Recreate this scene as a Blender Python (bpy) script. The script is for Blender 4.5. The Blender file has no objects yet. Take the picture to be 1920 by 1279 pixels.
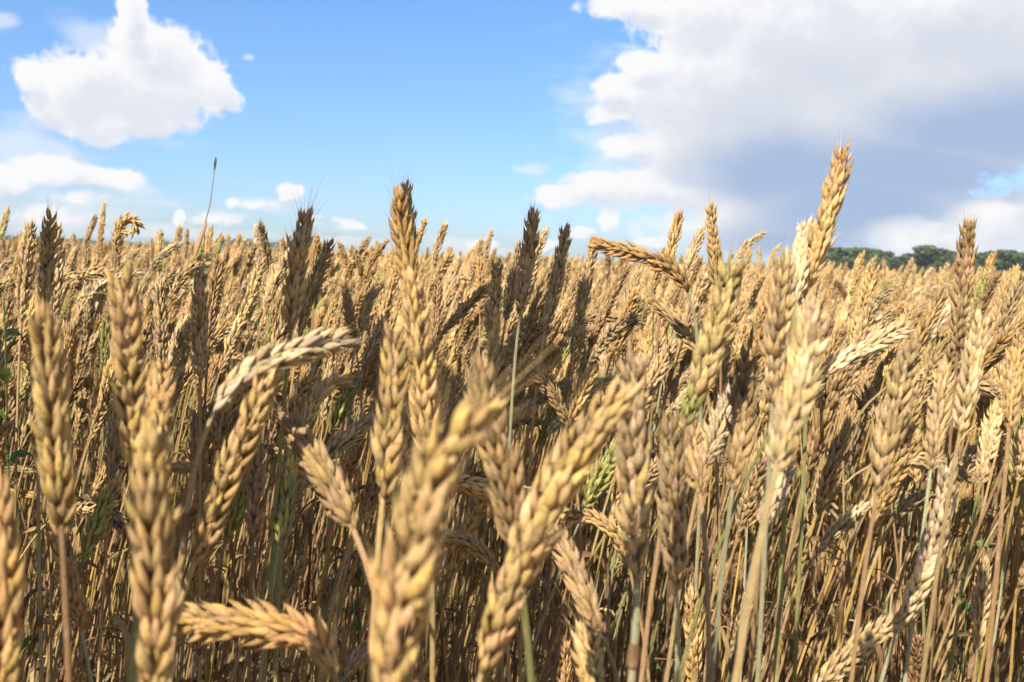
import bpy, math, random
import numpy as np
from mathutils import Vector
R_ = math.radians
rng = np.random.default_rng(7)
random.seed(7)
S = bpy.context.scene

# ------------------------------------------------------------------ camera
F = 1800.0                      # focal length in pixels of the 1920 px wide photo
CAMZ = 1.0
PITCH, ROLL = R_(-4.75), R_(2.1)
CAM = np.array([0, 0, CAMZ])
fwd = np.array([0, math.cos(PITCH), math.sin(PITCH)])
r0 = np.array([1.0, 0, 0]); u0 = np.cross(r0, fwd)
RT = math.cos(ROLL) * r0 + math.sin(ROLL) * u0
UP = math.cos(ROLL) * u0 - math.sin(ROLL) * r0
cam_d = bpy.data.cameras.new('camera'); cam = bpy.data.objects.new('camera', cam_d)
S.collection.objects.link(cam); S.camera = cam
from mathutils import Matrix
cam.matrix_world = Matrix(((RT[0], UP[0], -fwd[0], 0), (RT[1], UP[1], -fwd[1], 0), (RT[2], UP[2], -fwd[2], CAMZ), (0, 0, 0, 1)))
cam_d.sensor_width = 36; cam_d.lens = 36 * F / 1920
cam_d.clip_start = 0.02; cam_d.clip_end = 9000
cam_d.dof.use_dof = True; cam_d.dof.focus_distance = 0.95; cam_d.dof.aperture_fstop = 13.0; cam_d.dof.aperture_blades = 7

def ray(px, py):
    d = fwd + (px - 960) / F * RT - (py - 639.5) / F * UP
    return d
def at(px, py, depth): return CAM + ray(px, py) * depth
def proj(P):
    P = np.asarray(P) - CAM
    z = P @ fwd
    return 960 + F * (P @ RT) / z, 639.5 - F * (P @ UP) / z, z
def azel(px, py):
    d = ray(px, py); d = d / np.linalg.norm(d)
    return math.atan2(d[0], d[1]), math.asin(d[2])

# ------------------------------------------------------------------ sun, sky
SUN_AZ, SUN_EL = R_(30), R_(45)     # the sun stands behind the camera, to the left
sdir = Vector((-math.sin(SUN_AZ) * math.cos(SUN_EL), -math.cos(SUN_AZ) * math.cos(SUN_EL), math.sin(SUN_EL)))
sl = bpy.data.lights.new('sun', 'SUN'); sun = bpy.data.objects.new('sun', sl); S.collection.objects.link(sun)
sl.energy = 5.0; sl.angle = R_(0.5); sl.color = (1.0, 0.92, 0.78)
sun.rotation_euler = sdir.to_track_quat('Z', 'Y').to_euler()
sun.location = (-3, -6, 6)
S.view_settings.view_transform = 'Standard'; S.view_settings.look = 'None'; S.view_settings.exposure = 1.30; S.view_settings.gamma = 1
S.cycles.max_bounces = 6; S.cycles.diffuse_bounces = 2; S.cycles.glossy_bounces = 2; S.cycles.transmission_bounces = 3
S.cycles.volume_bounces = 0; S.cycles.caustics_reflective = False; S.cycles.caustics_refractive = False

class NB:
    def __init__(s, nt): s.nt = nt; s.n = nt.nodes; s.l = nt.links
    def new(s, t, **k):
        nd = s.n.new(t)
        for a, b in k.items(): setattr(nd, a, b)
        return nd
    def put(s, sock, v):
        if isinstance(v, bpy.types.NodeSocket): s.l.new(v, sock)
        elif v is not None: sock.default_value = v
    def math(s, op, a, b=None, c=None, clamp=False):
        nd = s.new('ShaderNodeMath', operation=op, use_clamp=clamp)
        for i, v in enumerate((a, b, c)): s.put(nd.inputs[i], v)
        return nd.outputs[0]
    def vec(s, op, a, b=None, c=None, out=0):
        nd = s.new('ShaderNodeVectorMath', operation=op)
        for i, v in enumerate((a, b, c)):
            if v is not None: s.put(nd.inputs[i], v)
        return nd.outputs[out]
    def noise(s, v, scale, detail=4, rough=0.5, out='Fac', dim='3D', w=None):
        nd = s.new('ShaderNodeTexNoise', noise_dimensions=dim)
        if v is not None: s.put(nd.inputs['Vector'], v)
        if w is not None: s.put(nd.inputs['W'], w)
        nd.inputs['Scale'].default_value = scale; nd.inputs['Detail'].default_value = detail; nd.inputs['Roughness'].default_value = rough
        return nd.outputs[out]
    def smooth(s, v, lo, hi, a=0.0, b=1.0):
        nd = s.new('ShaderNodeMapRange', interpolation_type='SMOOTHSTEP')
        s.put(nd.inputs[0], v); nd.inputs[1].default_value = lo; nd.inputs[2].default_value = hi
        nd.inputs[3].default_value = a; nd.inputs[4].default_value = b
        return nd.outputs[0]
    def mix(s, f, a, b, mode='MIX'):
        nd = s.new('ShaderNodeMix', data_type='RGBA', blend_type=mode)
        s.put(nd.inputs[0], f); s.put(nd.inputs[6], a); s.put(nd.inputs[7], b)
        return nd.outputs[2]

def srgb(r, g, b):
    f = lambda c: ((c / 255 + 0.055) / 1.055) ** 2.4 if c > 10 else c / 255 / 12.92
    return (f(r), f(g), f(b), 1)

W = bpy.data.worlds.new('World'); S.world = W; W.use_nodes = True
nb = NB(W.node_tree); nb.n.clear()
sky = nb.new('ShaderNodeTexSky', sky_type='NISHITA'); sky.sun_disc = False
sky.sun_elevation = SUN_EL; sky.sun_rotation = math.pi + SUN_AZ
sky.air_density = 1.0; sky.dust_density = 0.6; sky.ozone_density = 1.4; sky.altitude = 100
tc = nb.new('ShaderNodeTexCoord').outputs['Generated']
nrm = nb.vec('NORMALIZE', tc)
sep = nb.new('ShaderNodeSeparateXYZ'); nb.l.new(nrm, sep.inputs[0])
az = nb.math('ARCTAN2', sep.outputs[0], sep.outputs[1]); el = nb.math('ARCSINE', sep.outputs[2])
cb = nb.new('ShaderNodeCombineXYZ'); nb.l.new(az, cb.inputs[0]); nb.l.new(el, cb.inputs[1])
P0 = cb.outputs[0]
def blobs(P, lst):
    cur = None
    for b in lst:
        px, py, rx, ry = b[:4]; s = b[4] if len(b) > 4 else 1.0
        cx, cy = azel(px, py); rx /= F; ry /= F
        q = nb.vec('MULTIPLY_ADD', P, (1 / rx, 1 / ry, 0), (-cx / rx, -cy / ry, 0))
        ln = nb.vec('LENGTH', q, out=1)
        v = nb.math('MULTIPLY_ADD', ln, -s, s)
        cur = v if cur is None else nb.math('SMOOTH_MAX', cur, v, 0.13)
    return cur
def warp(P, scale, amp, stretch=(1, 1.3, 1)):
    n = nb.noise(nb.vec('MULTIPLY', P, stretch), scale, 5, 0.55, 'Color')
    return nb.vec('MULTIPLY_ADD', nb.vec('SUBTRACT', n, (0.5, 0.5, 0.5)), (amp, amp, 0), P)
CU = [  # puffy white clouds: x, y, rx, ry
    (235, 165, 150, 70), (300, 100, 85, 62), (247, 20, 26, 44), (255, 60, 45, 34), (350, 165, 95, 62), (425, 185, 40, 28), (140, 175, 75, 55),
    (62, 152, 32, 34), (90, 200, 42, 36), (165, 130, 32, 26), (165, 235, 70, 36), (260, 215, 120, 34),
    (120, 318, 80, 26), (200, 332, 70, 22), (10, 335, 40, 26), (541, 358, 27, 19), (335, 401, 13, 19), (490, 382, 46, 9, .45), (660, 420, 30, 10, .45), (592, 412, 16, 7, .45), (402, 404, 46, 11, .45), (432, 376, 14, 11, .45), (150, 372, 50, 12, .45), (90, 405, 60, 14, .45),
    (1250, 180, 120, 78), (1155, 165, 45, 30), (1210, 120, 60, 26), (1400, 160, 200, 120), (1180, 275, 70, 26), (1290, 285, 130, 60),
    (1150, 210, 50, 22), (1330, 30, 150, 60), (1200, 8, 110, 26), (1560, 60, 300, 130), (1850, 60, 220, 130), (1250, 355, 160, 40), (1130, 350, 90, 30), (1050, 368, 55, 24),
    (1500, 280, 260, 150), (1750, 200, 260, 150), (1650, 340, 180, 110), (1860, 270, 120, 60), (1560, 420, 110, 70), (1430, 400, 170, 80),
    (1140, 412, 24, 24), (1085, 432, 26, 14), (1770, 455, 110, 42), (1880, 430, 90, 52), (1700, 470, 60, 24), (1925, 390, 40, 26),
    (1220, 452, 40, 12), (1370, 440, 80, 36), (1005, 462, 40, 12), (905, 458, 30, 10),
    (-480, 200, 160, 60), (-500, 90, 200, 80), (2300, 100, 260, 150), (2450, 330, 160, 60), (2150, 430, 160, 50), (700, -420, 260, 80), (60, -520, 240, 90)]
WI = [  # thin wispy cloud
    (50, 290, 130, 70), (140, 385, 190, 40), (60, 400, 150, 40), (500, 378, 80, 16), (430, 402, 60, 14), (230, 345, 60, 22), (170, 55, 60, 34), (5, 58, 28, 18),
    (240, 265, 110, 20), (660, 420, 40, 14), (590, 412, 30, 9), (900, 462, 120, 20), (650, 450, 120, 16), (1000, 312, 50, 12), (470, 97, 12, 9),
    (1330, 420, 170, 50), (1150, 385, 90, 30), (1190, 425, 26, 18), (1850, 385, 60, 10), (1180, 95, 45, 16), (320, 440, 260, 18), (1240, 240, 220, 200), (-300, 380, 300, 40), (2200, 380, 300, 60)]
GR = [  # deep grey-blue belly of the big shower cloud
    (1600, 400, 240, 110), (1500, 460, 200, 60), (1700, 320, 260, 90), (1850, 240, 240, 80), (1480, 330, 220, 80)]
WL = [(1790, 455, 150, 45), (1890, 425, 110, 60), (1130, 150, 200, 200), (1150, 380, 250, 60), (1350, 20, 350, 60)]
GL = [(1640, 190, 300, 110), (1850, 160, 260, 130), (1470, 260, 260, 80), (1560, 380, 300, 130)]
P1 = warp(warp(warp(P0, 9, 0.020), 34, 0.013), 80, 0.004)
fd = blobs(P1, CU)
fd2 = blobs(nb.vec('ADD', P1, (-0.004, 0.016, 0)), CU)          # how much cloud stands towards the light
n1 = nb.noise(P0, 22, 7, 0.58); 
bil = nb.math('ABSOLUTE', nb.math('MULTIPLY_ADD', nb.noise(P1, 55, 3, 0.5), 2.0, -1.0))
fd = nb.math('ADD', fd, nb.math('MULTIPLY_ADD', bil, -0.5, 0.08))
dens = nb.math('ADD', fd, nb.math('MULTIPLY_ADD', n1, 0.95, -0.50))
m1 = nb.smooth(dens, -0.09, 0.26)
P2 = warp(P0, 6, 0.05, (1, 2.6, 1))
wf = nb.math('ADD', blobs(P2, WI), nb.math('MULTIPLY_ADD', nb.noise(nb.vec('MULTIPLY', P0, (1, 2.4, 1)), 14, 6, 0.6), 2.2, -1.15))
m2 = nb.math('MULTIPLY', nb.smooth(wf, -0.12, 0.75), 0.52)
mask = nb.math('SUBTRACT', 1.0, nb.math('MULTIPLY', nb.math('SUBTRACT', 1.0, m1), nb.math('SUBTRACT', 1.0, m2)))
# unseen cloud added overhead and behind the viewer to raise the fill light
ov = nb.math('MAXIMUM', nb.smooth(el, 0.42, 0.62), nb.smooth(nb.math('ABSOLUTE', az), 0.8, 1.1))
fill_cloud = nb.math('MULTIPLY', ov, nb.smooth(nb.noise(nrm, 3.0, 6, 0.6), 0.45, 0.60))
mask = nb.math('MAXIMUM', mask, fill_cloud)
P3 = warp(P0, 5, 0.08)
gr = nb.smooth(nb.math('ADD', blobs(P3, GR), nb.math('MULTIPLY_ADD', nb.noise(P0, 9, 4, 0.5), 0.5, -0.25)), -0.25, 0.75)
gl = nb.smooth(nb.math('ADD', blobs(P3, GL), nb.math('MULTIPLY_ADD', nb.noise(P0, 12, 5, 0.55), 0.9, -0.45)), -0.3, 0.6)
belly = nb.smooth(nb.math('ADD', fd2, nb.math('MULTIPLY_ADD', nb.noise(P1, 30, 5, 0.6), 1.6, -0.8)), 0.0, 0.85, 0.0, 0.65)
col = nb.mix(belly, srgb(253, 253, 254), srgb(214, 222, 238))
wl = nb.math('SUBTRACT', 1.0, nb.smooth(blobs(P3, WL), -0.1, 0.35))
gr = nb.math('MULTIPLY', gr, wl); gl = nb.math('MULTIPLY', gl, wl)
col = nb.mix(nb.math('MULTIPLY', gl, 0.68), col, srgb(214, 220, 232))
col = nb.mix(nb.math('MULTIPLY', gr, 0.92), col, srgb(166, 190, 224))
bgs = nb.new('ShaderNodeBackground'); bgs.inputs[1].default_value = 0.069
hz = nb.smooth(el, 0.0, 0.34)
tint = nb.mix(hz, (0.54, 0.68, 0.96, 1), (0.62, 0.86, 1.12, 1))
nb.l.new(nb.mix(1.0, sky.outputs[0], tint, 'MULTIPLY'), bgs.inputs[0])
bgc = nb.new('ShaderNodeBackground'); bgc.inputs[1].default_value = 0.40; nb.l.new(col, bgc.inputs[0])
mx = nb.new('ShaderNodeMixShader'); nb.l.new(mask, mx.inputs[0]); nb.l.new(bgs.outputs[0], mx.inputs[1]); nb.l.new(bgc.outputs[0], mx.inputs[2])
wo = nb.new('ShaderNodeOutputWorld'); nb.l.new(mx.outputs[0], wo.inputs[0])
W.cycles.sampling_method = 'MANUAL'; W.cycles.sample_map_resolution = 512

# ------------------------------------------------------------------ materials
def material(name):
    m = bpy.data.materials.new(name); m.use_nodes = True
    n = NB(m.node_tree); n.n.clear()
    o = n.new('ShaderNodeOutputMaterial'); p = n.new('ShaderNodeBsdfPrincipled')
    n.l.new(p.outputs[0], o.inputs[0]); n.out = o; n.p = p
    return m, n
def plant_mat(name, stripes, rough, spec, transl, var=0.35, spot=0.5):
    m, n = material(name)
    at_ = n.new('ShaderNodeAttribute', attribute_name='tint')
    st = n.new('ShaderNodeAttribute', attribute_name='uvw')
    oi = n.new('ShaderNodeObjectInfo')
    tcn = n.new('ShaderNodeTexCoord').outputs['Object']
    base = at_.outputs['Color']
    # every stalk has its own ripeness, and the field drifts in tone
    big = n.noise(oi.outputs['Location'], .45, 3, .6)
    r1 = n.math('MULTIPLY_ADD', big, .5, n.math('MULTIPLY_ADD', oi.outputs['Random'], var, .75 - var / 2))
    cbn = n.new('ShaderNodeCombineXYZ'); n.l.new(r1, cbn.inputs[0]); n.l.new(r1, cbn.inputs[1]); n.l.new(r1, cbn.inputs[2])
    base = n.mix(1.0, base, cbn.outputs[0], 'MULTIPLY')
    nz = n.noise(n.vec('ADD', tcn, oi.outputs['Location']), 420, 3, 0.6)
    base = n.mix(n.math('MULTIPLY', n.smooth(nz, 0.52, 0.72), spot), base, (0.16, 0.085, 0.035, 1))
    nz2 = n.noise(n.vec('ADD', tcn, oi.outputs['Location']), 90, 2, 0.6)
    base = n.mix(n.math('MULTIPLY', n.smooth(nz2, 0.5, 0.75), 0.35), base, (0.68, 0.53, 0.28, 1))
    n.l.new(base, n.p.inputs['Base Color']); n.p.inputs['Roughness'].default_value = rough
    n.p.inputs['Specular IOR Level'].default_value = spec
    sp = n.new('ShaderNodeSeparateXYZ'); n.l.new(st.outputs['Vector'], sp.inputs[0])
    wv = n.math('SINE', n.math('MULTIPLY', sp.outputs[0], stripes))
    h = n.math('MULTIPLY_ADD', nz, 1.2, n.math('MULTIPLY', wv, 0.35))
    base = n.mix(n.math('MULTIPLY', n.smooth(wv, -.2, 1.0), n.math('MULTIPLY', nz2, 0.9)), base, n.mix(1.0, base, (.62, .52, .42, 1), 'MULTIPLY'))
    n.l.new(base, n.p.inputs['Base Color'])
    sk = n.noise(n.vec('ADD', n.vec('MULTIPLY', st.outputs['Vector'], (1.2, 30, 1)), oi.outputs['Location']), 1.6, 4, .65)
    if name == 'wheat_straw':
        base = n.mix(n.math('MULTIPLY', n.smooth(sk, .42, .68), .6), base, n.mix(1.0, base, (.55, .42, .34, 1), 'MULTIPLY')); n.l.new(base, n.p.inputs['Base Color'])
    bp = n.new('ShaderNodeBump'); bp.inputs['Strength'].default_value = 0.7; bp.inputs['Distance'].default_value = 0.0011
    n.l.new(h, bp.inputs['Height']); n.l.new(bp.outputs[0], n.p.inputs['Normal'])
    if transl:
        tr = n.new('ShaderNodeBsdfTranslucent'); n.l.new(base, tr.inputs[0])
        mxs = n.new('ShaderNodeMixShader'); mxs.inputs[0].default_value = transl
        n.l.new(n.p.outputs[0], mxs.inputs[1]); n.l.new(tr.outputs[0], mxs.inputs[2]); n.l.new(mxs.outputs[0], n.out.inputs[0])
    return m
M_EAR = plant_mat('wheat_husk', 22, 0.66, 0.2, 0.14, 0.30, 0.65)
M_STEM = plant_mat('wheat_straw', 30, 0.5, 0.25, 0.0, 0.5, 0.45)
M_LEAF = plant_mat('dry_leaf', 40, 0.6, 0.3, 0.25, 0.5, 0.6)

TONES = {  # husk colour, linear
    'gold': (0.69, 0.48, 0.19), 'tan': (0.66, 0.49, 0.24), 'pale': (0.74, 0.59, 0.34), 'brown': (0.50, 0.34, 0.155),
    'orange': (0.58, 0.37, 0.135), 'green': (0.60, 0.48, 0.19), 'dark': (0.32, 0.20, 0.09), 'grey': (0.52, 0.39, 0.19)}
STEMS = {'straw': (0.52, 0.38, 0.17), 'green': (0.25, 0.26, 0.09), 'teal': (0.38, 0.38, 0.23), 'pink': (0.43, 0.27, 0.14), 'gold': (0.52, 0.35, 0.10), 'pale': (0.55, 0.43, 0.24)}

# ------------------------------------------------------------------ mesh making
def mesh_from(name, parts, mat, smooth=True):
    """parts: list of (verts Nx3, faces Mx4 or Mx3, colour Nx3, uvw Nx3)"""
    vs, fs, cs, us = [], [], [], []; off = 0
    for v, f, c, u in parts:
        vs.append(v); cs.append(c); us.append(u); fs.append((f, off)); off += len(v)
    V = np.concatenate(vs).astype(np.float32); Cc = np.concatenate(cs); U = np.concatenate(us).astype(np.float32)
    loops = np.concatenate([(f + o).ravel() for f, o in fs]).astype(np.int32)
    tot = np.concatenate([np.full(len(f), f.shape[1], np.int32) for f, o in fs])
    me = bpy.data.meshes.new(name)
    me.vertices.add(len(V)); me.vertices.foreach_set('co', V.ravel())
    me.loops.add(len(loops)); me.loops.foreach_set('vertex_index', loops)
    me.polygons.add(len(tot)); me.polygons.foreach_set('loop_start', np.concatenate([[0], np.cumsum(tot)[:-1]]).astype(np.int32))
    me.update(calc_edges=True)
    if smooth: me.polygons.foreach_set('use_smooth', np.ones(len(tot), bool))
    a = me.attributes.new('tint', 'FLOAT_COLOR', 'POINT')
    a.data.foreach_set('color', np.concatenate([Cc, np.ones((len(Cc), 1))], 1).astype(np.float32).ravel())
    b = me.attributes.new('uvw', 'FLOAT_VECTOR', 'POINT'); b.data.foreach_set('vector', U.ravel())
    if mat: me.materials.append(mat)
    return me
def norm(v): return v / (np.linalg.norm(v, axis=-1, keepdims=True) + 1e-12)
def catmull(P, n):
    P = np.asarray(P, float)
    if len(P) == 2: return P[0] + (P[1] - P[0]) * np.linspace(0, 1, n)[:, None]
    Q = np.vstack([2 * P[0] - P[1], P, 2 * P[-1] - P[-2]]); out = []
    for i in range(len(P) - 1):
        a, b, c, d = Q[i:i + 4]; t = np.linspace(0, 1, 24, endpoint=False)[:, None]
        out.append(0.5 * (2 * b + (c - a) * t + (2 * a - 5 * b + 4 * c - d) * t ** 2 + (3 * b - a - 3 * c + d) * t ** 3))
    out = np.vstack(out + [P[-1:]])
    s = np.concatenate([[0], np.cumsum(np.linalg.norm(np.diff(out, axis=0), axis=1))])
    q = np.linspace(0, s[-1], n)
    return np.stack([np.interp(q, s, out[:, k]) for k in range(3)], 1)
def frames(C, n0):
    T = norm(np.gradient(C, axis=0)); N = np.zeros_like(C); v = np.asarray(n0, float)
    for i in range(len(C)):
        v = v - T[i] * (v @ T[i]); v = v / (np.linalg.norm(v) + 1e-9); N[i] = v
    return T, N, np.cross(T, N)
def tube(C, rad, ns, n0=(1, 0.1, 0.05), col=None, flat=1.0):
    T, N, B = frames(C, n0); a = np.linspace(0, 2 * math.pi, ns, endpoint=False)
    rad = np.broadcast_to(rad, (len(C),))
    V = C[:, None] + rad[:, None, None] * (N[:, None] * np.cos(a)[None, :, None] + flat * B[:, None] * np.sin(a)[None, :, None])
    n = len(C); i, j = np.meshgrid(np.arange(n - 1), np.arange(ns), indexing='ij'); j2 = (j + 1) % ns
    Fq = np.stack([i * ns + j, i * ns + j2, (i + 1) * ns + j2, (i + 1) * ns + j], -1).reshape(-1, 4)
    U = np.stack([np.broadcast_to(np.abs(a - math.pi)[None], (n, ns)), np.broadcast_to(np.linspace(0, 1, n)[:, None], (n, ns)), np.zeros((n, ns))], -1)
    col = np.broadcast_to(col if col.ndim == 2 else col[None], (n, 3))
    return V.reshape(-1, 3), Fq, np.repeat(col, ns, 0), U.reshape(-1, 3)

PROTO = {}
def husk_proto(lod):
    if lod in PROTO: return PROTO[lod]
    if lod == 0: ts = np.array([0, .10, .26, .45, .63, .80, .93, 1.0, 1.0]); ns = 7
    elif lod == 1: ts = np.array([0, .3, .65, 1.0, 1.0]); ns = 4
    else: ts = np.array([0, .45, 1.0]); ns = 3
    pr = np.sin(math.pi * np.clip(ts, 0, 1) ** 0.74) ** (0.6 + 0.8 * ts) * 0.5
    pr = np.where(ts >= 1, 0.03, pr); pr[0] = 0.16
    if lod < 2: pr[-1] = 0.012
    a = np.linspace(0, 2 * math.pi, ns, endpoint=False)
    ca, sa = np.cos(a), np.sin(a)
    keel = 1 + 0.22 * np.clip(ca, 0, 1) ** 4
    x = pr[:, None] * (ca * np.where(ca > 0, 0.85, 0.45) * keel)[None] + (0.16 * np.sin(math.pi * np.clip(ts, 0, 1)) * 1.0)[:, None]
    y = pr[:, None] * sa[None]
    z = np.broadcast_to(ts[:, None], x.shape)
    isa = np.zeros(x.shape)
    if lod < 2: isa[-1] = 1
    n = len(ts); i, j = np.meshgrid(np.arange(n - 1), np.arange(ns), indexing='ij'); j2 = (j + 1) % ns
    Fq = np.stack([i * ns + j, i * ns + j2, (i + 1) * ns + j2, (i + 1) * ns + j], -1).reshape(-1, 4)
    u = np.stack([np.broadcast_to(np.abs(a - math.pi)[None], x.shape), z, np.zeros(x.shape)], -1).reshape(-1, 3)
    PROTO[lod] = (x.ravel(), y.ravel(), z.ravel(), isa.ravel(), Fq, u)
    return PROTO[lod]

def ear_parts(C_pts, tone, n0, rs, lod=0, wide=1.0, awn=0.25, loose=0.0):
    """an ear of wheat along a curve: two ranks of overlapping spikelets, each of two glumes and three pointed florets"""
    L = np.linalg.norm(np.diff(catmull(C_pts, 30), axis=0), axis=1).sum()
    nsp = max(8, int(round(L / (0.0039 if lod < 2 else 0.009))))
    C = catmull(C_pts, nsp + 1); T, N, B = frames(C, n0)
    O, Z, X, Ln, Wd, Aw, cols = [], [], [], [], [], [], []
    base = np.array(TONES[tone])
    if lod == 0: flo = [(-1.45, .78, .78, -1), (1.45, .78, .78, -1), (-1.0, .98, .90, 0), (1.0, .98, .90, 0), (-.4, 1.08, .80, 1), (.4, 1.0, .80, 1)]
    elif lod == 1: flo = [(-1.1, .95, 1.05, 0), (1.1, .95, 1.05, 0), (0, 1, 1, 1)]
    else: flo = [(-.8, 1.1, 1.7, 0), (.8, 1.1, 1.7, 0)]
    green_cut = rs.uniform(-.4, .4); wob = rs.normal(0, .10, 6); wob2 = rs.normal(0, .05, 6)
    for i in range(nsp + 1):
        t = i / nsp; s = 1 if i % 2 else -1
        size = np.interp(t, [0, .12, .35, .75, 1], [.62, .88, 1.0, .92, .70]) * rs.uniform(.86, 1.10) * wide * .98
        last = i >= nsp - 0
        open_ = R_(21 + rs.uniform(-5, 7) + loose * 14)
        for (j, ln, wd, kind) in flo:
            if lod == 0 and rs.random() < 0.035: continue
            phi = j * R_(62) + rs.uniform(-.22, .22)
            out = s * N[i] * math.cos(phi) + B[i] * math.sin(phi)
            al = open_ * (0.55 if kind < 0 else (1.0 if kind == 0 else 0.80)) * (0.3 if last else 1) + rs.uniform(-.11, .13)
            z = T[i] * math.cos(al) + out * math.sin(al)
            o = C[i] + out * 0.0013 * size + T[i] * (0.0012 if kind == 1 else (-0.0012 if kind < 0 else 0)) + s * N[i] * 0.0006
            O.append(o); Z.append(z); X.append(out - z * (out @ z))
            Ln.append(0.0132 * ln * size * rs.uniform(.88, 1.15) * 1.06); Wd.append(0.0048 * wd * size * rs.uniform(.85, 1.12))
            a = awn * rs.uniform(.2, 1) * (1.0 if kind >= 0 else .3)
            if t > .8: a += awn * rs.uniform(.5, 2.2) * (t - .7) * 3
            Aw.append(a * 0.011)
            c = base * rs.uniform(.70, 1.22) * (rs.uniform(.5, .75) if rs.random() < .07 else 1) * np.array([1, rs.uniform(.94, 1.04), rs.uniform(.8, 1.2)]) * (1 + np.interp(t, np.linspace(0, 1, 6), wob)) * np.array([1, 1 - abs(np.interp(t, np.linspace(0, 1, 6), wob2)), 1])
            if tone == 'green' and t < .5 + green_cut: c = c * [.80, 1.0, .8]
            cols.append(c)
    O, Z, X = map(np.array, (O, Z, X)); Ln, Wd, Aw = map(np.array, (Ln, Wd, Aw)); X = norm(X); Y = np.cross(Z, X); cols = np.clip(np.array(cols), .02, .9)
    x, y, z, isa, Fq, u = husk_proto(lod)
    V = (O[:, None] + X[:, None] * (x[None, :] * Wd[:, None] + isa[None] * Aw[:, None] * 0.12)[..., None] + Y[:, None] * (y[None] * Wd[:, None])[..., None]
         + Z[:, None] * (z[None] * Ln[:, None] + isa[None] * Aw[:, None])[..., None])
    m, k = len(O), len(x)
    Fa = (Fq[None] + (np.arange(m) * k)[:, None, None]).reshape(-1, 4)
    # husk edges and tips are drier and paler than the plump middle
    cc = cols[:, None] * (1 + 0.40 * (z[None, :, None] - .45)) * np.ones((m, k, 1))
    tipc = np.array([0.68, 0.52, 0.27]) * (0.7 if tone in ('dark', 'brown', 'orange') else 1.0)
    w = np.clip((z - .80) / .2, 0, 1)[None, :, None] * 0.55
    cc = cc * (1 - w) + tipc * w
    parts = [(V.reshape(-1, 3), Fa, cc.reshape(-1, 3), np.tile(u, (m, 1)))]
    if lod == 0: parts.append(tube(C, 0.0011, 5, col=base * .8))
    return parts

def stem_parts(C, r, tone, rs, ns=6):
    n = len(C); t = np.linspace(0, 1, n)
    c0 = np.array(STEMS[tone]); low = np.array(STEMS['pink' if tone in ('straw', 'pink', 'pale') else 'straw'])
    mixv = np.clip((0.75 - t) * 1.4, 0, 1)[:, None] * 0.6
    col = c0 * (1 - mixv) + low * mixv
    rad = r * np.interp(t, [0, .9, 1], [1.25, 0.95, .7])
    out = [tube(C, rad, ns, col=col)]
    for k in (rs.uniform(.3, .42), rs.uniform(.58, .7)):           # joints and the sheath above each
        i = int(k * (n - 1))
        if 1 <= i < n - 3:
            seg = C[i] + (C[i + 1] - C[i]) * np.array([-.06, 0, .05, .12])[:, None] * (0.06 / max(1e-4, np.linalg.norm(C[i + 1] - C[i])))
            out.append(tube(seg, r * np.array([1.2, 1.65, 1.6, 1.2]), ns, col=np.array([0.17, 0.10, 0.05])))
    return out

def leaf_parts(p0, dirh, L, w, droop, twist, tone, rs, n=14):
    """dry wrinkled strap leaf that leaves the stem, arches and hangs"""
    d = np.array([math.cos(dirh), math.sin(dirh), 0]); up0 = rs.uniform(1.0, 1.45)
    C = [np.array(p0, float)]; ang = up0
    for i in range(n - 1):
        ang = max(-1.52 - .0 * i, ang - droop / n * rs.uniform(.8, 2.2))
        C.append(C[-1] + (d * math.cos(ang) + np.array([0, 0, math.sin(ang)])) * L / n)
        a = rs.uniform(-.14, .14); d = np.array([d[0] * math.cos(a) - d[1] * math.sin(a), d[0] * math.sin(a) + d[1] * math.cos(a), 0])
    C = np.array(C); T, N, B = frames(C, np.cross(d, [0, 0, 1]))
    t = np.linspace(0, 1, n); tw = twist * t + rs.uniform(0, 1)
    side = N * np.cos(tw)[:, None] + B * np.sin(tw)[:, None]; nn = np.cross(T, side)
    ww = w * np.interp(t, [0, .15, .6, 1], [.5, 1, .8, .06]) * (1 + .25 * np.sin(t * 19 + rs.uniform(0, 6)))
    fold = rs.uniform(.3, .9)
    V = np.stack([C - side * ww[:, None] * .5, C + nn * ww[:, None] * fold * .3, C + side * ww[:, None] * .5], 1).reshape(-1, 3)
    i, j = np.meshgrid(np.arange(n - 1), np.arange(2), indexing='ij')
    Fq = np.stack([i * 3 + j, i * 3 + j + 1, (i + 1) * 3 + j + 1, (i + 1) * 3 + j], -1).reshape(-1, 4)
    col = np.array(tone) * rs.uniform(.8, 1.15)
    U = np.stack([np.tile([0, .5, 1], n), np.repeat(t, 3), np.zeros(3 * n)], 1)
    return [(V, Fq, np.tile(col, (3 * n, 1)), U)]
LEAFT = [(0.36, 0.25, 0.11), (0.22, 0.13, 0.06), (0.44, 0.33, 0.17), (0.18, 0.10, 0.05), (0.28, 0.19, 0.10)]

def link(o): S.collection.objects.link(o); return o
def obj(name, parts, mat, parent=None, smooth=True):
    o = bpy.data.objects.new(name, mesh_from(name, parts, mat, smooth)); link(o)
    if parent: o.parent = parent
    return o
def thing(name, label, cat, loc=(0, 0, 0), group=None):
    o = bpy.data.objects.new(name, None); link(o); o.location = loc; o.empty_display_size = 0.05
    o['label'] = label; o['category'] = cat
    if group: o['group'] = group
    return o
GRP = 'ripe wheat stalks in the field'

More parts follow.
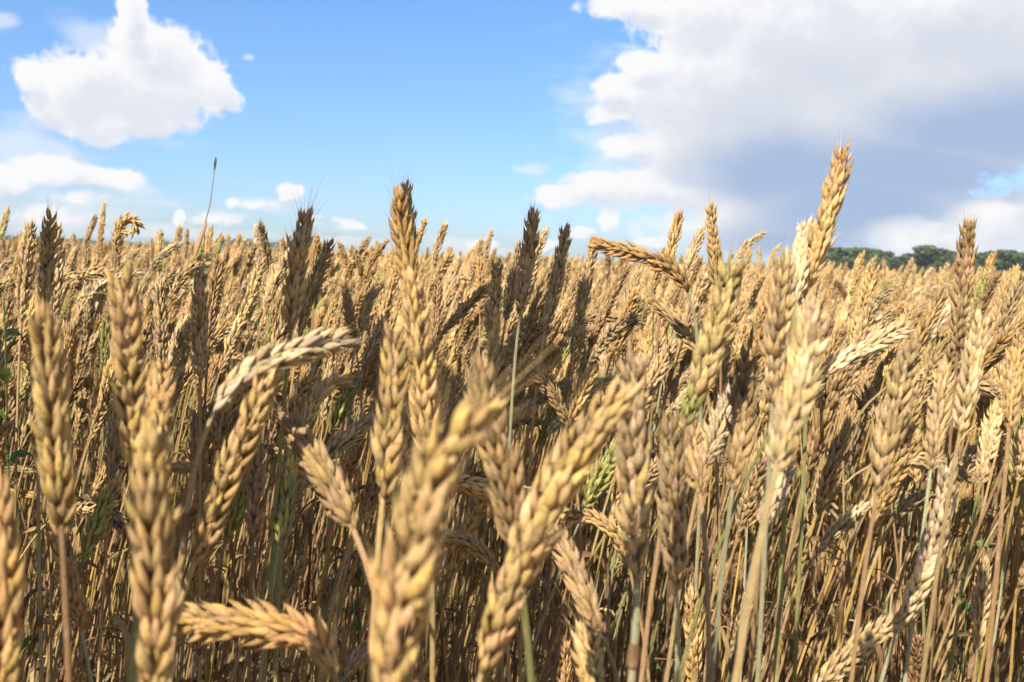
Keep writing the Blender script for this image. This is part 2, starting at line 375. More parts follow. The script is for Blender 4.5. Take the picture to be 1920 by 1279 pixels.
# ------------------------------------------------------------------ the ears one can tell apart in the photograph
# nick, label, points base..tip (photo px), width px, tone, options
H = []
def h(nick, label, pts, w, tone, **k): H.append((nick, label, pts, w, tone, k))
h('foremost blurred ear', 'foremost ear, big and blurred, leaning right through the lower centre with wispy awns', [(728, 1345), (745, 1150), (790, 980), (818, 870), (872, 800)], 118, 'gold', awn=1.6, loose=.4, stem='pale', face=.1)
h('long right-slanting front ear', 'long blurred golden ear slanting up right across the lower centre, green tinged low down', [(905, 1255), (950, 1120), (1010, 985), (1075, 860), (1155, 755)], 86, 'gold', awn=.4, loose=.3, face=.5)
h('dark ear behind the foremost', 'brown upright ear rising just behind the foremost blurred ear', [(968, 1035), (945, 900), (912, 790), (903, 705)], 76, 'brown', awn=.8)
h('front left tall ear', 'tall blurred ear near the left edge with a tufted top', [(116, 1000), (108, 870), (96, 740), (84, 612)], 78, 'gold', awn=.8, stem='pink')
h('ear with tip between left ears', 'blurred pale ear, second from the left edge, pointing straight up', [(247, 880), (243, 760), (238, 640), (233, 535)], 72, 'gold', awn=.6)
h('large bottom-left ear', 'large blurred upright ear cut by the bottom edge at left', [(290, 1330), (295, 1180), (290, 1020), (283, 850)], 98, 'gold', awn=.4, face=1.2)
h('orange ear above large left ear', 'small orange-brown upright ear tucked above the large bottom-left ear', [(282, 880), (292, 800), (300, 700)], 70, 'orange', awn=.3)
h('left edge dark ear', 'orange-brown blurred ear cut off by the left edge low down', [(0, 1330), (8, 1180), (-2, 1040), (-6, 930)], 92, 'orange', awn=.4)
h('ear bending behind tall left ear', 'orange ear leaning left behind the tall blurred left ear', [(152, 1180), (130, 1090), (104, 990)], 48, 'orange')
h('horizontal blurred ear', 'blurred ear lying almost level across the bottom left', [(625, 1260), (585, 1195), (470, 1170), (350, 1165)], 78, 'orange', stempx=[(650, 1400)], awn=.3, loose=.5)
h('pointed tip at bottom centre', 'tip of a blurred ear poking up at the bottom centre with one long awn', [(1118, 1330), (1104, 1250), (1095, 1185)], 64, 'gold', awn=1.4)
h('brown ear leaning left', 'brown ear with fuzzy tip leaning left between stems, left of centre', [(662, 992), (620, 905), (572, 838), (548, 800)], 67, 'brown', awn=1.2)
h('yellow-green upright ear', 'slim yellow-green ear upright on a green stem', [(528, 1030), (535, 940), (545, 845)], 44, 'green', stem='green')
h('pale drooping ear', 'bright pale ear arching over to the right on a curved pale stem, left of centre', [(402, 768), (450, 710), (530, 668), (632, 642)], 66, 'pale', stempx=[(345, 1010), (352, 950), (372, 850)], stem='pale', awn=.3, face=.2)
h('golden ear beside the drooping one', 'golden ear with plump grains slanting right beside the curved pale stem', [(366, 1050), (410, 940), (455, 830), (492, 730)], 66, 'gold', face=.2)
h('slim ear behind golden ear', 'slim shaded ear standing between the golden slanting ear and the yellow-green ear', [(474, 1015), (478, 930), (482, 850)], 40, 'brown')
h('golden ear left of centre', 'plump golden upright ear just left of the centre with green base', [(718, 930), (728, 830), (738, 720), (742, 630)], 70, 'gold', face=.1)
h('centre ear below the dark spire', 'golden brown upright ear with silvery awned tip straight below the dark spire', [(803, 865), (795, 760), (782, 650), (774, 540)], 60, 'gold', awn=1.5)
h('grey-tan ear right of centre', 'tall tan ear with regular grains right of centre on a whitish stem', [(1194, 1090), (1188, 960), (1186, 820), (1188, 690)], 74, 'tan', stem='teal', face=.1, stempx=[(1186, 1250), (1192, 1160)])
h('fuzzy dark ear beside the tan ear', 'darker fuzzy ear directly right of the tall tan ear', [(1268, 1105), (1262, 980), (1258, 810)], 62, 'grey', awn=.8)
h('golden hook of an ear', 'golden ear arching to the left and downward behind the tan ear', [(1180, 1062), (1160, 1010), (1120, 975), (1068, 966)], 36, 'gold', face=.3, stempx=[(1204, 1180)])
h('short golden sideways ear', 'short golden ear lying sideways in the gap left of the long slanting ear', [(932, 1070), (900, 1030), (865, 1012), (822, 1016)], 36, 'gold', stempx=[(945, 1150)])
h('arched ear on curved stem', 'golden ear arching behind the foremost ear on a bowed straw stem', [(708, 952), (760, 925), (850, 905), (935, 930), (985, 975)], 38, 'gold', stempx=[(618, 1160), (650, 1040), (682, 975)], stem='straw', face=.3)
h('pale ear at lower right', 'pale gold ear leaning right in the lower right with a spread outline', [(1690, 1168), (1730, 1080), (1760, 980), (1778, 890)], 48, 'pale', face=.1)
h('ear rising from bottom right edge', 'tan ear slanting flat to the right from the bottom edge at right', [(1520, 1300), (1590, 1230), (1650, 1185), (1705, 1160)], 46, 'tan', stempx=[(1490, 1340)])
h('hanging short ear at far lower right', 'short pale ear low down among dark stems near the right edge', [(1832, 1215), (1838, 1140), (1845, 1060)], 36, 'tan')
h('narrow ear at bottom right of centre', 'narrow golden ear standing at the bottom edge right of centre', [(1302, 1300), (1300, 1210), (1298, 1120)], 36, 'gold')
h('pale ear above blue-green stem', 'pale blurred ear standing straight on a thick blue-green stem', [(1428, 988), (1450, 930), (1470, 850)], 56, 'pale', stem='teal', stempx=[(1375, 1250), (1408, 1080)])
h('broad pale ear in right half', 'broad pale blurred ear leaning right in the middle of the right half', [(1455, 880), (1480, 780), (1505, 690), (1524, 595)], 76, 'tan', awn=.9, loose=.4, stem='straw')
h('dark ear left of broad pale ear', 'brown ear with dark grains directly left of the broad pale ear', [(1374, 915), (1388, 820), (1400, 680)], 58, 'brown', face=.1)
h('bright tuft of husks', 'bright short ear with open husks tucked between two brown ears', [(1322, 870), (1345, 800), (1372, 740)], 46, 'pale', loose=.8)
h('shaded ear under green-tinged ear', 'brown ear standing in shade just below the green-tinged ear', [(1312, 925), (1300, 860), (1288, 790)], 54, 'brown')
h('green-tinged ear', 'large pale ear with a green base and feathery tip leaning right', [(1286, 795), (1318, 700), (1345, 610), (1372, 505)], 60, 'green', awn=1.3, loose=.5)
h('tallest ear', 'tallest ear, golden, its tip highest against the shower cloud', [(1500, 560), (1525, 480), (1555, 390), (1578, 292)], 46, 'gold', awn=.8, face=.3)
h('pale ear against tallest ear', 'wide very pale ear pressed against the left side of the tallest ear', [(1492, 565), (1495, 500), (1512, 428)], 48, 'pale', face=.05)
h('tan base ear under tallest', 'tan ear directly below the tallest ear, partly behind it', [(1515, 640), (1516, 580), (1512, 505)], 38, 'tan')
h('upright ear on the skyline', 'narrow upright golden ear on the skyline left of the tallest ear, one fine awn', [(1348, 570), (1340, 480), (1332, 395)], 28, 'gold', awn=1.0)
h('slim ear crossing the drooping one', 'slim ear rising behind the end of the big left-hanging skyline ear', [(1245, 540), (1255, 480), (1272, 408)], 26, 'gold', awn=.6)
h('slim tilted skyline ear', 'slim tan ear leaning right just left of the narrow upright skyline ear', [(1285, 520), (1300, 470), (1316, 435)], 24, 'tan')
h('left-hanging skyline ear', 'long brown ear stretching left across the skyline over dark ears', [(1288, 545), (1260, 505), (1200, 478), (1124, 460)], 36, 'orange', stempx=[(1312, 720), (1306, 620), (1298, 575)], face=.5)
h('shaded ear under the hanging ear', 'dark brown ear slanting up left beneath the left-hanging skyline ear', [(1312, 665), (1275, 610), (1228, 565)], 34, 'brown', stempx=[(1330, 760)])
h('pinkish ear at right', 'tall dusky pinkish ear against the dark wood at right', [(1795, 655), (1802, 560), (1815, 428)], 38, 'brown', awn=.9)
h('pale diagonal ear', 'pale ear slanting strongly right in the right half on a hidden stem', [(1528, 712), (1570, 680), (1630, 648), (1692, 618)], 42, 'pale', face=.1)
h('blurred ear left of tallest ear', 'blurred tan ear standing left below the tallest ear', [(1448, 770), (1455, 650), (1470, 500)], 58, 'tan', awn=.6)
h('greenish based ear at right', 'plump tan ear with greenish base leaning right, right of the broad pale ear', [(1645, 925), (1660, 850), (1680, 760), (1705, 660)], 58, 'tan', face=.1)
h('ear between the plump right ears', 'tan upright ear right of the plump ear with greenish base', [(1745, 880), (1755, 800), (1770, 700)], 44, 'tan')
h('ear below the pinkish ear', 'broad tan ear leaning right below the dusky pinkish ear', [(1800, 810), (1820, 710), (1838, 610)], 50, 'tan')
h('right edge upper ear', 'golden ear close to the right edge at mid height', [(1892, 800), (1898, 720), (1912, 640)], 40, 'gold')
h('ear low behind right ears', 'tan ear leaning right below and between the right-hand ears', [(1838, 905), (1852, 840), (1866, 770)], 38, 'tan')
h('dark spire', 'dark-tipped double ear standing high against blue sky at centre left', [(775, 580), (765, 500), (752, 430), (748, 372)], 47, 'orange', awn=1.0)
h('dark tip behind the spire', 'dark ear tip standing just behind the high double ear at centre left', [(772, 500), (768, 430), (762, 352)], 28, 'tan', awn=1.2)
h('shadowed skyline ear at left', 'dark shaded ear with spread awns against the sky, left of centre', [(545, 615), (552, 540), (562, 470), (574, 412)], 44, 'tan', awn=1.6)
h('shadowed narrow ear', 'narrow dark ear leaning right beside the shaded skyline ear', [(572, 590), (590, 530), (615, 462)], 28, 'tan', awn=.8)
h('brown ear tip between dark ears', 'short reddish brown ear tip between two dark skyline ears', [(590, 540), (593, 500), (594, 448)], 20, 'orange')
h('dark cluster ear, middle', 'dark brown ear, middle one of the cluster at the upper left', [(80, 590), (88, 510), (94, 412)], 36, 'tan', awn=.8)
h('dark cluster ear, right', 'dark brown ear, rightmost of the cluster at the upper left', [(102, 590), (105, 510), (104, 428)], 30, 'tan')
h('dark cluster ear, left', 'tan ear, leftmost of the cluster at the upper left', [(40, 600), (45, 530), (56, 430)], 30, 'tan')
h('green-yellow tip at left edge', 'yellow-green ear tip on the skyline at the left edge', [(-2, 450), (6, 425), (14, 396)], 15, 'green')
h('dark column ear', 'slim dark ear upright above the bright ears left of the pale drooping ear', [(305, 700), (302, 620), (298, 545)], 28, 'tan')
h('dark diagonal ear', 'long thin dark ear slanting right under the skyline at left', [(412, 700), (440, 630), (468, 560), (490, 495)], 24, 'tan')
h('shaded ear pair, left', 'shaded upright ear, the left one of a pair above the pale drooping ear', [(375, 710), (374, 620), (376, 515)], 34, 'tan')
h('shaded ear pair, right', 'shaded upright ear, the right one of a pair above the pale drooping ear', [(392, 640), (400, 560), (412, 490)], 26, 'brown')
h('central shadow ear, front', 'dark shaded ear cluster front in the middle of the field', [(925, 660), (928, 590), (932, 500)], 30, 'tan')
h('central shadow ear, lit tip', 'tall dark ear with sunlit tip in the central dark cluster', [(975, 590), (985, 520), (1000, 405)], 32, 'tan', awn=.8)
h('central shadow ear, forked', 'dark ear forking right beside the sunlit-tipped ear of the central cluster', [(985, 560), (1000, 490), (1020, 438)], 22, 'tan', awn=.8)
h('central shadow ear, left', 'dark narrow ear in the left part of the central dark cluster', [(948, 600), (960, 530), (972, 465)], 24, 'tan')
h('half-lit ear', 'ear with pale top and shaded lower half right of the central dark cluster', [(1022, 620), (1040, 540), (1060, 435)], 28, 'tan')
h('shaded ear under hanging tip', 'dark slim ear below the tip of the left-hanging skyline ear', [(1072, 670), (1090, 580), (1112, 458)], 26, 'tan')
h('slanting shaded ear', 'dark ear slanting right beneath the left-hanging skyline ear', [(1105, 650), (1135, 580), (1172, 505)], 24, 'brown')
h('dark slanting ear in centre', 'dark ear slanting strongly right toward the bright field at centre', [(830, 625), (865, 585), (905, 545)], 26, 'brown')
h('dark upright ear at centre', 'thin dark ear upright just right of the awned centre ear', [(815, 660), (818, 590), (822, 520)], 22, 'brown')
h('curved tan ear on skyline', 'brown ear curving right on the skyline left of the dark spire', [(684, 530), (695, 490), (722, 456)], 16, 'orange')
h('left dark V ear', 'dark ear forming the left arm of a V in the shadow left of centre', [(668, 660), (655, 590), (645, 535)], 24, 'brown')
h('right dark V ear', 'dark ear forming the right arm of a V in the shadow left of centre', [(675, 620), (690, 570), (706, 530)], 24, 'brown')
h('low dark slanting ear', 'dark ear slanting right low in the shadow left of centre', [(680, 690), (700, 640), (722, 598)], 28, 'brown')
h('sunlit ear right of spire', 'small sunlit ear leaning right on the skyline right of the dark spire', [(776, 480), (784, 450), (796, 415)], 15, 'gold')
h('second sunlit ear right of spire', 'tan ear leaning right, second on the skyline right of the dark spire', [(812, 500), (820, 465), (834, 424)], 17, 'tan')
h('bent ear near centre skyline', 'golden ear bending right on the skyline between spire and central cluster', [(872, 490), (880, 475), (898, 460)], 13, 'gold')
h('thin ear near centre skyline', 'thin upright ear on the skyline left of the central cluster', [(910, 490), (914, 460), (921, 434)], 12, 'tan')
h('pale vertical sliver', 'very pale narrow ear standing alone on the skyline at left', [(483, 500), (482, 465), (480, 428)], 12, 'pale')
h('slim tip at upper left', 'slim brown ear, highest of the skyline tips right of the left cluster', [(190, 440), (192, 412), (195, 383)], 10, 'tan')
h('slim tilted tip at upper left', 'slim brown ear tilted right next to the highest left skyline tip', [(160, 458), (170, 430), (179, 408)], 12, 'brown')
h('brown finger on the skyline', 'small brown ear like a finger on the skyline right of the curled ear', [(347, 485), (349, 460), (351, 432)], 10, 'brown')
h('curled ear', 'ear curled round into a ball on the skyline at upper left', [(218, 470), (224, 430), (238, 412), (254, 418), (250, 434), (236, 436)], 20, 'gold', loose=1.0, awn=.6)
h('nodding pale ear', 'pale ear arching to the right under the skyline at the left', [(166, 562), (190, 535), (225, 520), (256, 512)], 20, 'pale')
h('hooked ear left of pair', 'bright ear hooking over to the right above the dark upright ear', [(318, 565), (335, 530), (358, 505), (384, 497)], 22, 'tan')
h('small green ear', 'small green unripe ear below the skyline at left', [(196, 690), (198, 640), (200, 585)], 20, 'green', stem='green')
h('stubby golden arched ear', 'golden ear lying over to the right below the pale drooping ear', [(572, 800), (590, 750), (620, 722), (648, 716)], 38, 'gold', loose=.4)
h('silver ear tip near centre', 'silvery ear with pale base leaning right in front of the central shadow', [(920, 735), (945, 680), (985, 600)], 26, 'grey')
h('level ear at left edge', 'short ear lying level at the left edge', [(75, 930), (40, 926), (-5, 924)], 20, 'orange', stempx=[(84, 990)])
h('level blurred ear at left', 'blurred golden ear lying level behind the large bottom-left ear', [(410, 892), (370, 880), (316, 876)], 30, 'gold', stempx=[(425, 960)])
h('dark ear slanting left at centre', 'dark ear slanting down right in the shaded gap at centre', [(1068, 800), (1030, 730), (965, 682)], 30, 'brown', stempx=[(1078, 880)])
h('small hanging dark ear', 'small dark ear slanting up left in the bright field at right', [(1594, 578), (1585, 555), (1568, 528)], 12, 'dark', stempx=[(1598, 610)])
h('dark leaning ear at right', 'dark ear leaning left between the pale diagonal ear and the plump ear', [(1636, 790), (1620, 740), (1598, 700)], 26, 'brown', stempx=[(1645, 850)])
h('curving tip left of tallest', 'thin tan ear curving right on the skyline between upright and tallest ears', [(1382, 520), (1392, 470), (1428, 440)], 15, 'tan')
h('small bent tip', 'small ear bending right on the skyline just left of the tallest ear', [(1442, 500), (1450, 475), (1462, 462)], 11, 'tan')
h('short skyline tip', 'short upright ear on the skyline between the two thin bent ears', [(1424, 510), (1424, 490), (1424, 468)], 10, 'brown')
h('low brown ear right of front cluster', 'dark brown ear leaning left behind the long right-slanting front ear', [(1130, 1190), (1090, 1100), (1050, 1010)], 56, 'brown')
h('low tan ears at bottom', 'blurred tan ear standing low beside the foremost ear', [(640, 1275), (680, 1225), (730, 1190)], 38, 'tan')

segs_hero = []
def hermite(G, P, m0, m1, n):
    t = np.linspace(0, 1, n)[:, None]
    return (2 * t ** 3 - 3 * t ** 2 + 1) * G + (t ** 3 - 2 * t ** 2 + t) * m0 + (-2 * t ** 3 + 3 * t ** 2) * P + (t ** 3 - t ** 2) * m1

def build_stalk(label, pts3, tone, rs, stem_tone='straw', via=None, n0=None, wide=1.0, awn=.25, loose=0, leaf=True, lod=0, group=GRP):
    """a stalk whose ear follows pts3 (base .. tip, world), its stem rooted in the ground below"""
    pts3 = np.asarray(pts3); base = pts3[0]; d = pts3[1] - pts3[0]; d = d / np.linalg.norm(d)
    if via is not None and len(via):
        way = np.vstack([via, base[None]]); tgt = way[0]; td = way[1] - way[0]; td = td / np.linalg.norm(td)
    else: way = None; tgt = base; td = d
    hz_ = np.array([td[0], td[1], 0]); k = min(.22, .30 * np.linalg.norm(hz_))
    G = np.array([tgt[0], tgt[1], 0]) - hz_ * k + np.array([rs.normal(0, .012), rs.normal(0, .012), 0]); G[2] = 0
    up = np.array([rs.normal(0, .03), rs.normal(0, .03), 1.0])
    ln = np.linalg.norm(tgt - G)
    C = hermite(G, tgt, up * ln * .9, td * ln * (.45 if td[2] > .3 else .25), 26)
    if way is not None: C = np.vstack([C[:-1], catmull(way, 14)])
    t = thing('wheat_stalk', label, 'wheat stalk', tuple(G), group)
    r = 0.00145 * rs.uniform(.85, 1.15)
    C = np.vstack([C, base + d * 0.004])
    obj('stem', stem_parts(C - G, r, stem_tone, rs, 8), M_STEM, t)
    obj('ear', ear_parts(pts3 - G, tone, n0, rs, lod, wide, awn, loose), M_EAR, t)
    if leaf:
        i = int(rs.uniform(.4, .75) * 25)
        obj('leaf', leaf_parts(C[i] - G, rs.uniform(0, 6.28), rs.uniform(.12, .22), .007, rs.uniform(2.2, 3.6), rs.uniform(-4, 4), LEAFT[rs.integers(5)], rs), M_LEAF, t)
    return t
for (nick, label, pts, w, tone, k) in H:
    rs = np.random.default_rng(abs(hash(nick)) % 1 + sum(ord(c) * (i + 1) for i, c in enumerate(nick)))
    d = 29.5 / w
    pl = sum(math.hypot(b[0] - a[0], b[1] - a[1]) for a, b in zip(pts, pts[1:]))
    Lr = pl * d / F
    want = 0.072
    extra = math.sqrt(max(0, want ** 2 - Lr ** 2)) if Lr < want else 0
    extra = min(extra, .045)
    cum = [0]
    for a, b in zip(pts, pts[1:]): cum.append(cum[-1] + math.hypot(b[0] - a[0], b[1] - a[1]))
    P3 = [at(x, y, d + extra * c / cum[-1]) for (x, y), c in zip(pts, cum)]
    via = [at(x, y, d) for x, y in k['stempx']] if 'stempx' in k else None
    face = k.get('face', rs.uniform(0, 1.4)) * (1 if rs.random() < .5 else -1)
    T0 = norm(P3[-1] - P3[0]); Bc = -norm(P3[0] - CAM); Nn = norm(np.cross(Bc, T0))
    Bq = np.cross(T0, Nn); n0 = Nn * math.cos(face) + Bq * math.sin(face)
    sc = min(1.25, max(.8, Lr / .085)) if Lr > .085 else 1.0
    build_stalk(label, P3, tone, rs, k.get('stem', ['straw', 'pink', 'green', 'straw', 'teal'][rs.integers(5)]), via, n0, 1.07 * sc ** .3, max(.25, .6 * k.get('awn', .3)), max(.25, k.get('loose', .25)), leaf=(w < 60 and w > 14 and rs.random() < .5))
    for a, b in zip(pts, pts[1:]): segs_hero.append((a, b, w, d))
    # crowding test needs the stem seen under the ear as well

# ------------------------------------------------------------------ stalk variants for the crop
def variant(rs, lod, tone, stem_tone, droop, lean, name):
    """returns (stem parts, ear parts, leaf parts) with the root at the origin"""
    hgt = 0.80; n = 22 if lod == 0 else (10 if lod == 1 else 4)
    L = rs.uniform(.074, .100)
    ax = rs.uniform(0, 6.28) if lean == 0 else rs.normal(0, .5)
    hd = np.array([math.cos(ax), math.sin(ax), 0])
    m1 = norm(hd * (.10 + droop) + np.array([0, 0, 1 - droop * .9]))
    top = hd * (lean * hgt + droop * .05) + np.array([0, 0, hgt])
    C = hermite(np.zeros(3), top, np.array([0, 0, hgt * .9]), m1 * hgt * .45, n)
    T = norm(C[-1] - C[-2]); bend = droop * rs.uniform(.8, 1.6) + .15
    pts = [C[-1]]; cur = T.copy()
    for i in range(3):
        cur = norm(cur + (hd * .6 + np.array([0, 0, -1.0]) * (.25 + droop)) * bend * .33); pts.append(pts[-1] + cur * L / 3)
    fa = rs.uniform(0, 6.28); n0 = np.array([math.cos(fa), math.sin(fa), .1])
    e = ear_parts(pts, tone, n0, rs, lod, rs.uniform(1.08, 1.30), rs.uniform(.1, .5), rs.uniform(0, .6))
    s = stem_parts(C, 0.0014, stem_tone, rs, (6, 4, 3)[lod]) if lod < 2 else [tube(C, 0.0022, 3, col=np.array(STEMS[stem_tone]))]
    lf = []
    for q in range(rs.integers(2, 5) if lod < 2 else 0):
        i = int(rs.uniform(.2, .8) * (n - 1))
        lf += leaf_parts(C[i], rs.uniform(0, 6.28), rs.uniform(.12, .26), rs.uniform(.0035, .0075), rs.uniform(3.2, 5.4), rs.uniform(-5, 5), LEAFT[rs.integers(5)], rs, 12 if lod == 0 else 6)
    return s, e, lf
TSEQ = ['gold', 'tan', 'tan', 'pale', 'brown', 'gold', 'tan', 'grey', 'orange', 'tan', 'gold', 'green']
SSEQ = ['straw', 'pink', 'gold', 'teal', 'pink', 'green', 'gold', 'straw', 'pink', 'straw']
hidden = bpy.data.collections.new('wheat_variants')     # source meshes for the field's nodes; never linked to the scene
NHI, NMID, NP = 24, 14, 5
vmesh = []
def variant_droop(i): return [0, .1, .0, .28, .05, .2, .0, .65, .1, .15, .05, .1][i % 12]
def pool(o):
    hidden.objects.link(o)
for i in range(NHI):
    rs = np.random.default_rng(100 + i)
    s, e, lf = variant(rs, 0, TSEQ[i % 12], SSEQ[i % 10], variant_droop(i), rs.uniform(.02, .14), '')
    ms, mee, ml = mesh_from('stem', s, M_STEM), mesh_from('ear', e, M_EAR), [mesh_from('leaf', [q], M_LEAF) for q in lf]
    vmesh.append((ms, mee, ml, TSEQ[i % 12]))
def joined(name, s, e, lf):
    me = mesh_from(name, s + e + lf, None)
    for m in (M_STEM, M_EAR, M_LEAF): me.materials.append(m)
    idx = np.concatenate([np.full(sum(len(p[1]) for p in grp), k, np.int32) for k, grp in enumerate((s, e, lf))])
    me.polygons.foreach_set('material_index', idx); return me
for i in range(NHI):
    rs = np.random.default_rng(100 + i)
    s, e, lf = variant(rs, 0, TSEQ[i % 12], SSEQ[i % 10], variant_droop(i), rs.uniform(.02, .14), '')
    pool(bpy.data.objects.new('variant_a%03d' % i, joined('wheat_a', s, e, lf)))
for i in range(NMID):
    rs = np.random.default_rng(300 + i)
    s, e, lf = variant(rs, 1, TSEQ[i % 12], SSEQ[i % 10], variant_droop(i), rs.uniform(.02, .14), '')
    pool(bpy.data.objects.new('variant_b%03d' % i, joined('wheat_b', s, e, lf)))
def xform(parts, z, sc, off):
    c, s_ = math.cos(z), math.sin(z); M = np.array([[c, -s_, 0], [s_, c, 0], [0, 0, 1]])
    return [((v @ M.T) * sc + off, f, cc * 1.0, u) for v, f, cc, u in parts]
for i in range(NP):
    rs = np.random.default_rng(500 + i); s, e = [], []
    src = [variant(np.random.default_rng(700 + i * 20 + j), 2, TSEQ[(j + i) % 12], SSEQ[j % 10], variant_droop(j), .07, '') for j in range(12)]
    for q in range(420):
        a = src[rs.integers(12)]; off = np.array([rs.uniform(-1, 1), rs.uniform(-1, 1), 0]); z = rs.normal(0, .6); sc = rs.normal(0.99, .045) if rs.random() > .06 else rs.uniform(1.05, 1.14)
        s += xform(a[0], z, sc, off); e += xform(a[1], z, sc, off)
    pool(bpy.data.objects.new('variant_c%03d' % i, joined('wheat_c', s, e, [])))

# ------------------------------------------------------------------ sow the crop
def sow(y0, y1, dens, half, margin):
    A = []
    step = 1 / math.sqrt(dens); ymax = y1
    ys = np.arange(y0, ymax, step)
    for y in ys:
        xm = y * half + margin
        xs = np.arange(-xm, xm, step)
        A.append(np.stack([xs + rng.uniform(-.48, .48, len(xs)) * step, y + rng.uniform(-.48, .48, len(xs)) * step], 1))
    return np.concatenate(A)
HALF = 0.70
near = sow(0.52, 4.0, 370, HALF, 0.60)
near = near[np.hypot(near[:, 0] + .475, near[:, 1] - .36) > .27]
mid = sow(4.0, 22.0, 240, HALF, 0.9)
def tipz(P):
    n = len(P); x, y = P[:, 0], P[:, 1]
    z = rng.normal(0.885, .042, n) + .014 * np.sin(x * 1.7 + y * .6) + .012 * np.sin(y * 1.3 - x * .9 + 2)
    tall = rng.random(n) < np.where(y < 9, .11, .07)
    low = rng.random(n) < .14; z = np.where(low & ~tall, rng.uniform(.64, .84, n), z)
    return np.clip(np.where(tall, rng.uniform(.94, 1.055, n), z), .62, 1.06)
def props(P, hi, first, count):
    n = len(P); tz = tipz(P)
    sc = tz / 0.875
    rot = np.stack([rng.normal(0, .05, n), rng.normal(.035, .055, n), rng.normal(0, .75, n)], 1)
    wx, wy = P[:, 0], P[:, 1]; rot[:, 1] += .05 * np.sin(wx * .8 + wy * .45) + .04 * np.sin(wy * .9 + 1); rot[:, 0] += .04 * np.sin(wx * .6 - wy * .7)
    idx = first + rng.integers(0, count, n)
    return tz, sc, rot, idx
ntz, nsc, nrot, nidx = props(near, True, 0, NHI)
# keep the ears told apart above free of random stalks standing in front of them
from mathutils import Euler
def tipinfo(P, sc, rot, idx):
    me = vmesh[idx][1]
    return None
vtips = []
for ms, mee, ml, tn in vmesh:
    co = np.zeros(len(mee.vertices) * 3, np.float32); mee.vertices.foreach_get('co', co); co = co.reshape(-1, 3)
    vtips.append((co[:40].mean(0), co[len(co) // 2], co[-60:-30].mean(0)))
    b = co[:35].mean(0); k = len(co) - 5 * 22; vtips[-1] = (b, co[k // 2 - 20:k // 2 + 20].mean(0), co[k - 200:k - 60].mean(0))
def segdist(p, a, b):
    ax, ay = a; bx, by = b; vx, vy = bx - ax, by - ay; L2 = vx * vx + vy * vy
    t = max(0, min(1, ((p[0] - ax) * vx + (p[1] - ay) * vy) / L2)) if L2 else 0
    return math.hypot(p[0] - ax - t * vx, p[1] - ay - t * vy)
keep = []; info = []
for i in range(len(near)):
    x, y = near[i]
    M = Euler(nrot[i]).to_matrix(); pp = []
    for q in vtips[nidx[i]]:
        v = M @ (Vector(q) * float(nsc[i])); pp.append(proj([x + v[0], y + v[1], v[2]]))
    z = pp[1][2]
    ok = True
    if z < .78 and abs(pp[1][0] - 960) < 1100: ok = False
    if ok:
        ew = 26 / z
        # nothing anonymous may reach high into the sky
        hy = min(p[1] for p in pp); hx = pp[2][0]; hline = 455 + hx * 0.0366
        if hy < hline - (12 + 18 / z if z < 1.6 else 75): ok = False
        if ok and z < 1.9:
            for (a, b, w, d) in segs_hero:
                if d > z - .02:
                    for p in pp[:3]:
                        if segdist(p, a, b) < (w + ew) * .5 * (.8 if w > 20 else 1): ok = False; break
                if not ok: break
                # the stem must not stripe a nearer-looking ear either
                if d > z - .02 and b[1] > pp[0][1] - 10:
                    if abs((a[0] + b[0]) / 2 - pp[0][0]) < w * .45 and w > 24: ok = False; break
    keep.append(ok); info.append((pp, z))
keep = np.array(keep)
# which of the near stalks show largest: paint them near to far into a coarse buffer
GW, GH = 480, 320; buf = np.zeros((GH, GW), int)
order = sorted([i for i in range(len(near)) if keep[i]], key=lambda i: info[i][1])
items = [(d, 'h', a, b, w) for a, b, w, d in segs_hero]
items += [(info[i][1], i, info[i][0][0][:2], info[i][0][2][:2], 26 / info[i][1]) for i in order if info[i][1] < 2.6]
items.sort(key=lambda t: t[0]); seen = {}
for (d, who, a, b, w) in items:
    a = (a[0] / 4, a[1] / 4); b = (b[0] / 4, b[1] / 4); w_ = max(1, w / 4)
    n = int(max(abs(a[0] - b[0]), abs(a[1] - b[1]))) + 1
    cnt = 0
    for t in np.linspace(0, 1, n + 1):
        cx, cy = a[0] + (b[0] - a[0]) * t, a[1] + (b[1] - a[1]) * t
        x0, x1, y_ = int(cx - w_ / 2), int(cx + w_ / 2) + 1, int(cy)
        if 0 <= y_ < GH and x1 > 0 and x0 < GW:
            s_ = buf[y_, max(0, x0):min(GW, x1)]; cnt += int((s_ == 0).sum()); s_[:] = 1
    if who != 'h': seen[who] = seen.get(who, 0) + cnt
NIND = 300 - len(H)
chosen = sorted([i for i in seen if seen[i] >= 6], key=lambda i: -seen[i])[:NIND]
chosen_set = set(chosen)

